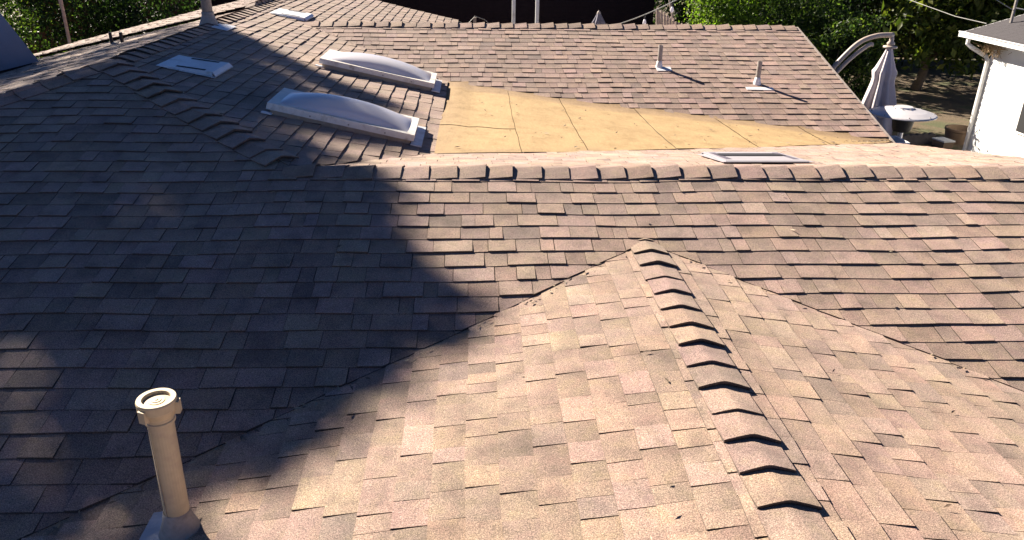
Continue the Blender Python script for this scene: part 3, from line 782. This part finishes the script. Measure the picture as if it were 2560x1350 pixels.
# thin pole at the left, slim post by the dark fence
t = thing('wooden_pole', (-7.5, 15.0, -ZC), 'thin grey wooden pole standing behind the left roof edge', 'pole')
m = MB(); m.tube([(-7.5, 15, -ZC), (-7.48, 15, -1.6), (-7.46, 15, .6)], [.034, .03, .026], 8); m.build('shaft', M_WOOD, t)
m = MB(); m.box((-7.50, 14.98, -1.33), (.02, .02, .22), .3); m.build('bracket', M_WOOD, t)
t = thing('stake', (.02, 18, -ZC), 'short weathered wooden stake with wires behind the far ridge', 'stake')
m = MB(); m.box((-.02, 18, -3.25), (.07, .07, 2.7)); m.build('stake_post', M_WOOD, t)
m = MB(); m.tube([(-.02, 18, -1.88), (-.16, 18, -2.02), (-.24, 18, -2.4)], .008, 5); m.tube([(-.02, 17.95, -1.86), (.2, 18, -1.94), (.5, 18, -2.2)], .008, 5); m.build('wire', M_WIRE, t)

# small closed umbrella beyond the far ridge
def closed_umbrella(parent, x, y, ztop, zbot, rtop, rbot, folds, mat, name, seed, tiers=((0, .07), (.55, .75), (.56, .62), (1, 1))):
    rs_ = random.Random(seed); n = folds * 6; prof = []; K = 26
    ph = [rs_.uniform(-.35, .35) for _ in range(folds)]
    vs = []; fs = []
    for i in range(K + 1):
        f = i / K; z = ztop + (zbot - ztop) * f
        r = rtop + (rbot - rtop) * float(np.interp(f, [t_[0] for t_ in tiers], [t_[1] for t_ in tiers]))
        for k in range(n):
            a = 2 * math.pi * k / n; q = k * folds / n; b = ph[int(q) % folds]
            fold = .5 + .5 * math.cos(2 * math.pi * (q % 1) + b)
            rr = r * (.62 + .48 * fold * min(1, f * 3 + .25)) * (1 + .05 * math.sin(3 * a + 9 * f))
            hem = 0
            vs.append((x + rr * math.cos(a + .25 * f + .5 * b * f), y + rr * math.sin(a + .25 * f + .5 * b * f), z + (.05 * (fold - .5) if (.17 < f < .225 or f > .95) else 0)))
    for i in range(K):
        for k in range(n): fs.append((i * n + k, (i + 1) * n + k, (i + 1) * n + (k + 1) % n, i * n + (k + 1) % n))
    m = MB(); m.add(vs, fs); return m.build(name, mat, parent, smooth=True)
t = thing('closed_umbrella', (2.6, 17.0, -ZC), 'small grey closed umbrella top peeking over the far ridge', 'umbrella')
m = MB(); m.tube([(2.61, 17, -ZC), (2.61, 17, -1.68)], .02, 8); m.build('pole', M_UPOLE, t)
closed_umbrella(t, 2.61, 17, -1.68, -2.9, .03, .26, 6, simple('grey_canvas', (.16, .15, .19), .85), 'canopy', 4, ((0, .1), (.18, .6), (.19, .5), (1, 1)))
m = MB(); m.lathe((2.61, 17, -1.69), [(.03, -.02), (.045, .0), (.03, .04), (.008, .06)], 12); m.build('finial', M_UPOLE, t)

# reed screen
t = thing('reed_screen', (4.1, 17.0, -ZC), 'leaning pale reed screen panel behind the far ridge', 'screen')
for i in range(20):
    k = i / 19; m = MB(); x = 3.86 + .62 * k
    top = -1.58 - .36 * k + .03 * math.sin(i * 2.7)
    m.tube([(x + .16, 17 + .02 * math.sin(i * 1.3), -3.6), (x - .02 + .02 * math.sin(i * 3.1), 17, top)], .017, 6); m.build('slat', M_REED, t)
m = MB(); m.tube([(4.75, 17.1, -3.6), (4.06, 17.1, -1.2)], .022, 6); m.build('brace', M_WOOD, t)

# string light
t = thing('string_light', (2.74, 16, -1.79), 'sagging string of clear bulbs crossing in front of the dark fence', 'string light')
a, b = Vector((1.9, 16.2, -2.05)), Vector((4.4, 15.6, -1.02)); m = MB()
pts = [a.lerp(b, k / 12) + Vector((0, 0, -.14 * math.sin(math.pi * k / 12))) for k in range(13)]
m.tube(pts, .011, 6); m.build('cord', M_WIRE, t)
for k in (4.6, 7.0, 9.4):
    i = int(k); p = pts[i].lerp(pts[i + 1], k - i)
    m = MB(); m.tube([p, p + Vector((0, 0, -.09))], .016, 8); s_ = m.build('socket', M_DARK, t)
    m = MB(); m.lathe((p.x, p.y, p.z - .18), [(.006, -.03), (.03, -.01), (.038, .02), (.028, .06), (.016, .09)], 12)
    mb_, nt_, b_s = (None, None, None)
    m.build('bulb', M_DOME, s_, smooth=True)

# ------------------------------------------------------------------ garden on the right
# cantilever umbrella, closed
ux, uy = 6.14, 11.5
t = thing('cantilever_umbrella', (5.15, uy, -ZC), 'closed grey cantilever parasol hanging from a curved bronze arm beside the roof edge', 'umbrella')
def spl(P, n=6):
    P = [Vector(p) for p in P]; P = [2 * P[0] - P[1]] + P + [2 * P[-1] - P[-2]]; out = []
    for i in range(1, len(P) - 2):
        for k in range(n):
            t_ = k / n; a, b, c, d = P[i - 1:i + 3]
            out.append(.5 * (2 * b + (c - a) * t_ + (2 * a - 5 * b + 4 * c - d) * t_ ** 2 + (3 * b - a - 3 * c + d) * t_ ** 3))
    return out + [P[-2]]
m = MB(); arc = [(5.05, uy, -4.5), (5.02, uy, -3.4), (5.06, uy, -2.7), (5.16, uy, -2.25), (5.30, uy, -1.95), (5.47, uy, -1.71), (5.67, uy, -1.51), (5.90, uy, -1.42), (6.15, uy, -1.405)]
m.tube(spl(arc), .036, 12); m.build('arm', M_UPOLE, t, smooth=True)
m = MB(); m.tube(spl([(5.14, uy - .02, -2.6), (5.25, uy - .02, -2.2), (5.37, uy - .02, -1.975), (5.59, uy - .02, -1.72), (5.79, uy - .02, -1.555), (5.86, uy - .02, -1.54)]), .030, 12); m.build('brace', M_UPOLE, t, smooth=True)
m = MB(); m.lathe((ux, uy, -1.52), [(.02, -.04), (.05, -.03), (.058, .0), (.03, .03), (.035, .05), (.028, .08), (.03, .12)], 16); m.build('hub', M_UPOLE, t, smooth=True)
m = MB(); m.lathe((ux, uy, -1.595), [(.085, .0), (.10, .01), (.10, .03), (.05, .04)], 20); m.build('collar', M_UPOLE, t, smooth=True)
closed_umbrella(t, ux, uy, -1.585, -3.55, .03, .30, 8, M_UMB, 'canopy', 8, ((0, .10), (.05, .22), (.215, .62), (.235, .42), (.42, .74), (.52, .80), (1, 1)))
m = MB(); m.box((5.05, uy, -4.55), (.9, .9, .08)); m.build('base', M_DARK, t)

# patio heater
hx, hy = 5.87, 10.3
t = thing('patio_heater', (hx, hy, -ZC), 'mushroom patio heater with a round pale reflector beside the roof edge', 'patio heater')
m = MB(); m.lathe((hx, hy, -2.30), [(.43, -.012), (.435, .0), (.42, .012), (.30, .045), (.14, .075), (.12, .082), (.115, .098), (.0, .100)], 48); m.build('reflector', M_STEEL, t, smooth=False)
m = MB()
for k in range(8):
    a = k * math.pi / 4 + .2; m.lathe((hx + .135 * math.cos(a), hy + .135 * math.sin(a), -2.23), [(.008, 0), (.008, .018), (.003, .022)], 8)
    m.lathe((hx + .40 * math.cos(a + .3), hy + .40 * math.sin(a + .3), -2.292), [(.008, 0), (.008, .018), (.003, .022)], 8)
m.build('rivet', M_PIPE, t)
m = MB(); m.lathe((hx + .03, hy, -2.56), [(.04, 0), (.11, .02), (.125, .06), (.145, .19), (.15, .255), (.05, .26)], 28); m.build('burner', M_BURN, t, smooth=False)
m = MB(); m.tube([(hx + .03, hy, -3.75), (hx + .03, hy, -2.55)], .034, 14); m.build('pole', M_STEEL, t)
m = MB(); m.lathe((hx + .03, hy, -ZC), [(.24, 0), (.24, .06), (.20, .10), (.20, .82), (.16, .86), (.05, .88)], 28); m.build('tank_housing', M_STEEL, t)

# white scupper head below the corner of the wing
t = thing('downspout_head', (5.30, 9.15, -2.45), 'white open gutter outlet box at the corner of the far wing', 'gutter')
m = MB(); m.box((5.14, 9.02, -2.43), (.30, .02, .12)); m.box((5.14, 9.34, -2.43), (.30, .02, .12)); m.box((4.99, 9.18, -2.43), (.02, .30, .12)); m.box((5.30, 9.18, -2.43), (.02, .34, .12)); m.box((5.14, 9.18, -2.485), (.30, .30, .01)); m.build('box', M_WHITE, t)
m = MB(); m.box((5.14, 9.18, -3.5), (.08, .08, 2.0)); m.build('downspout', M_WHITE, t)

# garage
t = thing('garage', (13, 13, -ZC), 'white sided garage with a dark grey roof and white gutter at the right edge', 'garage')
gx0, gy0, gy1 = 10.94, 7.0, 16.3
m = MB(); m.box((13.4, (gy0 + gy1) / 2, (-2.05 - ZC) / 2), (4.9, gy1 - gy0, ZC - 2.05)); m.build('wall', M_WALL, t)
nsd = 17; hh = (ZC - 2.06) / nsd
for i in range(nsd):
    z = -ZC + hh * i; m = MB()
    m.hexa([(gx0 - .016, gy0, z), (gx0 + .02, gy0, z), (gx0 + .02, gy1, z), (gx0 - .016, gy1, z)], [(gx0 - .004, gy0, z + hh - .002), (gx0 + .02, gy0, z + hh - .002), (gx0 + .02, gy1, z + hh - .002), (gx0 - .004, gy1, z + hh - .002)])
    m.build('siding_board', M_WALL, t)
m = MB(); th = .10; rise = .30
m.hexa([(10.60, 6.6, -2.06), (13.4, 6.6, -2.06 + 2.8 * rise), (13.4, 16.85, -2.06 + 2.8 * rise), (10.60, 16.85, -2.06)], [(10.60, 6.6, -1.97), (13.4, 6.6, -1.97 + 2.8 * rise), (13.4, 16.85, -1.97 + 2.8 * rise), (10.60, 16.85, -1.97)])
m.hexa([(13.4, 6.6, -2.06 + 2.8 * rise), (16.2, 6.6, -2.06), (16.2, 16.85, -2.06), (13.4, 16.85, -2.06 + 2.8 * rise)], [(13.4, 6.6, -1.97 + 2.8 * rise), (16.2, 6.6, -1.97), (16.2, 16.85, -1.97), (13.4, 16.85, -1.97 + 2.8 * rise)])
rf = m.build('roof', M_ROOF2, t)
m = MB(); rnd = random.Random(3)
for k in range(20):
    y = 6.6
    while y < 16.8:
        w = rnd.uniform(.2, .35); x = 10.62 + k * .138
        z = -1.968 + (x - 10.6) * rise; z2 = -1.968 + (x + .15 - 10.6) * rise
        m.hexa([(x, y, z), (x, min(16.84, y + w - .004), z), (x + .15, min(16.84, y + w - .004), z2), (x + .15, y, z2)][::-1], [(x, y, z + .008), (x, min(16.84, y + w - .004), z + .008), (x + .15, min(16.84, y + w - .004), z2 + .002), (x + .15, y, z2 + .002)][::-1]); y += w
s_ = m.build('shingle_courses', M_ROOF2, rf, kind='stuff')
m = MB()
m.box((10.55, 11.75, -2.075), (.10, 10.3, .012)); m.box((10.50, 11.75, -2.025), (.012, 10.3, .11)); m.box((10.485, 11.75, -1.975), (.03, 10.3, .018)); m.box((10.493, 11.75, -2.03), (.014, 10.3, .02))
m.box((10.55, 16.9, -2.03), (.12, .012, .12)); m.build('gutter', M_WHITE, t)
m = MB(); m.box((12.0, 16.87, -1.60), (2.8, .03, .12)); 
m = MB(); m.hexa([(10.6, 16.86, -2.10), (13.4, 16.86, -2.10 + 2.8 * rise), (13.4, 16.89, -2.10 + 2.8 * rise), (10.6, 16.89, -2.10)], [(10.6, 16.86, -1.975), (13.4, 16.86, -1.975 + 2.8 * rise), (13.4, 16.89, -1.975 + 2.8 * rise), (10.6, 16.89, -1.975)]); m.build('rake_board', M_WHITE, t)
m = MB(); m.box((10.77, 11.75, -2.092), (.34, 10.2, .012)); m.build('soffit', M_WHITE, t)
m = MB(); m.tube([(10.56, 16.62, -2.06), (10.56, 16.62, -2.20), (10.62, 16.55, -2.26), (10.86, 16.36, -2.42), (10.89, 16.3, -2.50), (10.89, 16.3, -4.5)], .045, 8); m.build('downspout', M_WHITE, t)
m = MB(); m.box((10.915, 14.45, -3.25), (.04, .92, .9)); w_ = m.build('window', M_WHITE, t)
m = MB(); m.box((10.900, 14.45, -3.25), (.02, .84, .82)); m.build('pane', M_SLOT, w_)

# dried nest at the corner of the garage eave
t = thing('bird_nest', (10.78, 16.2, -2.2), 'ragged brown dried nest tucked under the garage eave corner', 'nest')
rs2 = random.Random(9); m = MB()
for _ in range(150):
    p = Vector((10.78 + rs2.gauss(0, .09), 16.05 + rs2.gauss(0, .14), -2.20 + rs2.gauss(0, .06))); d = Vector((rs2.gauss(0, 1), rs2.gauss(0, 1), rs2.gauss(-.3, .8))).normalized() * rs2.uniform(.06, .2)
    m.tube([p, p + d], .005, 3)
m.build('twigs', M_DRY, t, kind='stuff')

# overhead cables and mast
t = thing('service_mast', (11.31, 16.5, -1.75), 'thin grey metal mast rising from the garage roof', 'mast')
m = MB(); m.tube([(11.31, 16.5, -1.75), (11.30, 16.5, .4)], .03, 8); m.build('tube', M_PIPE, t)
m = MB(); m.tube([(11.30, 16.45, -1.45), (11.6, 16.2, -1.5), (12.4, 16.0, -1.52)], .012, 6); m.build('wire', M_WIRE, t)
for nm, pts, lab in (('overhead_cable', [(9.6, 21.0, -1.05), (10.39, 19.0, -1.515), (10.75, 17.6, -1.74), (10.98, 16.8, -1.80)], 'pale cable running down to the garage roof corner from upper left'),
                     ('overhead_cable', [(9.9, 17.5, -.6), (10.73, 16.7, -1.18), (11.30, 16.5, -1.50)], 'short pale cable attached to the thin mast on the garage')):
    m = MB(); m.tube(pts, .007, 6); o = m.build(nm, M_WIRE); tag(o, lab, 'cable', 'overhead cables')

# scalloped edging blocks, box and pot ring on the soil
for i in range(7):
    k = i / 6; x, y = 9.75 + 1.0 * k, 17.2 + .25 * k
    m = MB(); n = 10; vs = []
    for yy in (-.05, .05):
        for j in range(n + 1):
            a = math.pi * j / n; vs.append((x + .10 * math.cos(a), y + yy, -ZC + .16 + .09 * math.sin(a)))
        vs += [(x - .10, y + yy, -ZC), (x + .10, y + yy, -ZC)]
    W = n + 3
    m.add(vs, [tuple(range(W)), tuple(range(2 * W - 1, W - 1, -1))] + [(j, W + j, W + (j + 1) % W, (j + 1) % W) for j in range(W)])
    o = m.build('edging_block', M_STONE); tag(o, 'dark scalloped edging block in the short row by the bed', 'edging block', 'scalloped edging blocks')
t = thing('storage_box', (10.95, 17.1, -ZC), 'low whitish flat box lying on the soil beside the garage', 'box')
m = MB(); m.box((10.86, 17.1, -ZC + .09), (.28, .36, .14), .2); m.build('body', M_TERRA, t)
m = MB(); m.box((10.86, 17.1, -ZC + .172), (.31, .39, .03), .2); m.build('lid', M_WHITE, t)
t = thing('planter_pot', (11.55, 17.6, -ZC), 'round brown planter ring set in soil by the garage corner', 'planter')
m = MB(); m.lathe((11.55, 17.6, -ZC), [(.30, 0), (.34, .26), (.36, .28), (.36, .33), (.31, .33), (.30, .1)], 28, close=False); m.build('rim', M_TERRA, t)
m = MB(); m.lathe((11.55, 17.6, -ZC), [(.31, .16), (.31, .2)], 20); m.build('soil', M_GROUND, t)

# trees and shrubs
tree('bright_shrub', (6.5, 20.6, -ZC), 2.2, (6.5, 20.6, -2.6), (1.1, .9, 2.0), 170, 90, .10, LIME + LIME + GREEN, 'bright lime green shrub lit by the sun behind the far ridge', 'shrub', 21, trunk_r=.06)
tree('tall_shrub', (7.9, 20.4, -ZC), 2.3, (7.9, 20.4, -2.6), (1.35, 1.0, 2.1), 150, 90, .10, GREEN + DKGREEN, 'mid green leafy shrub right of the bright lime one', 'shrub', 22, trunk_r=.06)
tree('dark_shrub', (8.7, 19.0, -ZC), 2.0, (8.9, 19.2, -3.1), (1.3, 1.0, 1.5), 150, 90, .10, DKGREEN + GREEN, 'dark green shrub beside the gable edge under the curved arm', 'shrub', 23, trunk_r=.06)
tree('fruit_tree', (13.9, 24.0, -ZC), 2.4, (14.6, 23.2, -1.9), (3.4, 2.2, 1.9), 170, 46, .26, CITRUS, 'large broad leaved fruit tree with bare forked trunk on the right', 'tree', 24, trunk_r=.13, limbs=7, lean=(.3, 0))
tree('shadow_tree', (10.9, 25.5, -ZC), 3.0, (10.9, 25.5, -1.4), (2.3, 1.8, 2.8), 160, 46, .20, DKGREEN, 'dense dark tree in deep shade behind the parasol', 'tree', 25, trunk_r=.12)
tree('ivy_shrub', (-11.6, 17.6, -ZC), 2.4, (-11.4, 17.4, -2.3), (2.2, 1.3, 2.2), 190, 80, .10, GREEN + DKGREEN + DKGREEN, 'glossy green shrub rising behind the chimney housing', 'shrub', 26, trunk_r=.07)
tree('leafy_tree', (-8.9, 20.0, -ZC), 2.6, (-8.8, 20.0, -2.2), (2.2, 1.3, 2.4), 220, 80, .10, DKGREEN, 'dark dense tree filling the gap between pole and redwood fence', 'tree', 27, trunk_r=.1)
tree('background_tree', (-13.8, 22.5, -ZC), 3.2, (-13.6, 22.5, -1.0), (3.0, 1.8, 3.4), 170, 50, .18, GREEN, 'tall green tree at the far upper left corner', 'tree', 28, trunk_r=.14)
tree('garden_tree', (19.5, 22.0, -ZC), 3.2, (19.3, 22.0, -.6), (3.4, 2.6, 3.0), 170, 46, .22, GREEN + CITRUS, 'leafy garden tree behind the garage roof', 'tree', 29, trunk_r=.15)
tree('yard_tree', (6.6, 25.5, -ZC), 2.4, (6.4, 25.3, -2.2), (2.4, 1.3, 1.7), 150, 60, .16, DKGREEN, 'shadowy tree beyond the bright lime shrub', 'tree', 33, trunk_r=.1)
tree('back_tree', (14.5, 28.5, -ZC), 4.0, (14.5, 28.5, 0.2), (5.5, 2.4, 5.0), 260, 50, .26, DKGREEN, 'towering dark tree along the back of the garden', 'tree', 30, trunk_r=.2)
board_fence('garden_fence', (9.5, 30.6), (30, 29.6), -ZC + .05, -1.6, 18, M_FENCE, 'dark boundary fence at the far back of the garden')

# ------------------------------------------------------------------ fallen leaves, twigs and grit on the roof
rs3 = random.Random(31); m = MB(); LITC = [(.26, .20, .13), (.18, .12, .08), (.30, .25, .18), (.10, .07, .05), (.12, .09, .06)]
def leaf_bit(x, y, gf, s, c, dz=.012):
    a = rs3.uniform(0, 6.28); z = gf(x, y) + dz; ca_, sa2 = math.cos(a), math.sin(a)
    L, W = s, s * rs3.uniform(.18, .4)
    m.add([(x - L / 2 * ca_, y - L / 2 * sa2, z), (x - W / 2 * sa2, y + W / 2 * ca_, z + .006), (x + L / 2 * ca_, y + L / 2 * sa2, z + rs3.uniform(0, .012)), (x + W / 2 * sa2, y - W / 2 * ca_, z + .002)], [(0, 1, 2, 3)], c)
for _ in range(80):
    x = rs3.uniform(-2.2, 1.0); y = vl(x) + rs3.gauss(-.03, .025); leaf_bit(x, y, lambda a, b: max(g1(a, b), g6(a, b)), rs3.uniform(.012, .05), rs3.choice(LITC))
for _ in range(16):
    x = rs3.uniform(1.3, 3.6); y = vr(x) + rs3.gauss(-.03, .03); leaf_bit(x, y, lambda a, b: max(g1(a, b), g7(a, b)), rs3.uniform(.012, .05), rs3.choice(LITC))
for _ in range(14):
    leaf_bit(rs3.uniform(-1.2, .9), rs3.uniform(1.7, 3.4), g6, rs3.uniform(.012, .05), rs3.choice(LITC), .014)
for _ in range(10):
    leaf_bit(rs3.uniform(1.3, 3.2), rs3.uniform(1.8, 3.6), g7, rs3.uniform(.012, .05), rs3.choice(LITC), .014)
for _ in range(12):
    leaf_bit(rs3.uniform(-3, 3.6), rs3.uniform(3.9, 5.2), g1, rs3.uniform(.012, .05), rs3.choice(LITC), .014)
for _ in range(90):
    x = rs3.uniform(-.25, 4.4); s = rs3.random() ** 1.6; p = tanpt(x, .04 + .8 * s); leaf_bit(p[0], p[1], lambda a, b: p[2], rs3.uniform(.015, .07), rs3.choice(LITC[:4]), .014)
for _ in range(80):
    x = 4.85 - abs(rs3.gauss(0, .35)); p = tanpt(x, .03 + .12 * rs3.random()); leaf_bit(p[0], p[1], lambda a, b: p[2], rs3.uniform(.02, .06), rs3.choice(LITC), .02)
for _ in range(60):
    x = rs3.uniform(-2.4, -.4); y = 11.98 - (x + 2.588) * .865 + rs3.gauss(0, .04); leaf_bit(x, y, g3, rs3.uniform(.02, .06), rs3.choice(LITC), .02)
def litter_mat():
    mm, nt, b = newmat('leaf_litter'); at = nt.nodes.new('ShaderNodeAttribute'); at.attribute_name = 'tone'
    nt.links.new(at.outputs['Color'], b.inputs['Base Color']); b.inputs['Roughness'].default_value = .8; return mm
m.build('fallen_leaves', litter_mat(), kind='stuff', label='small dry leaves and twigs scattered on the roof', cat='fallen leaves')
print('tabs', len(TABS))
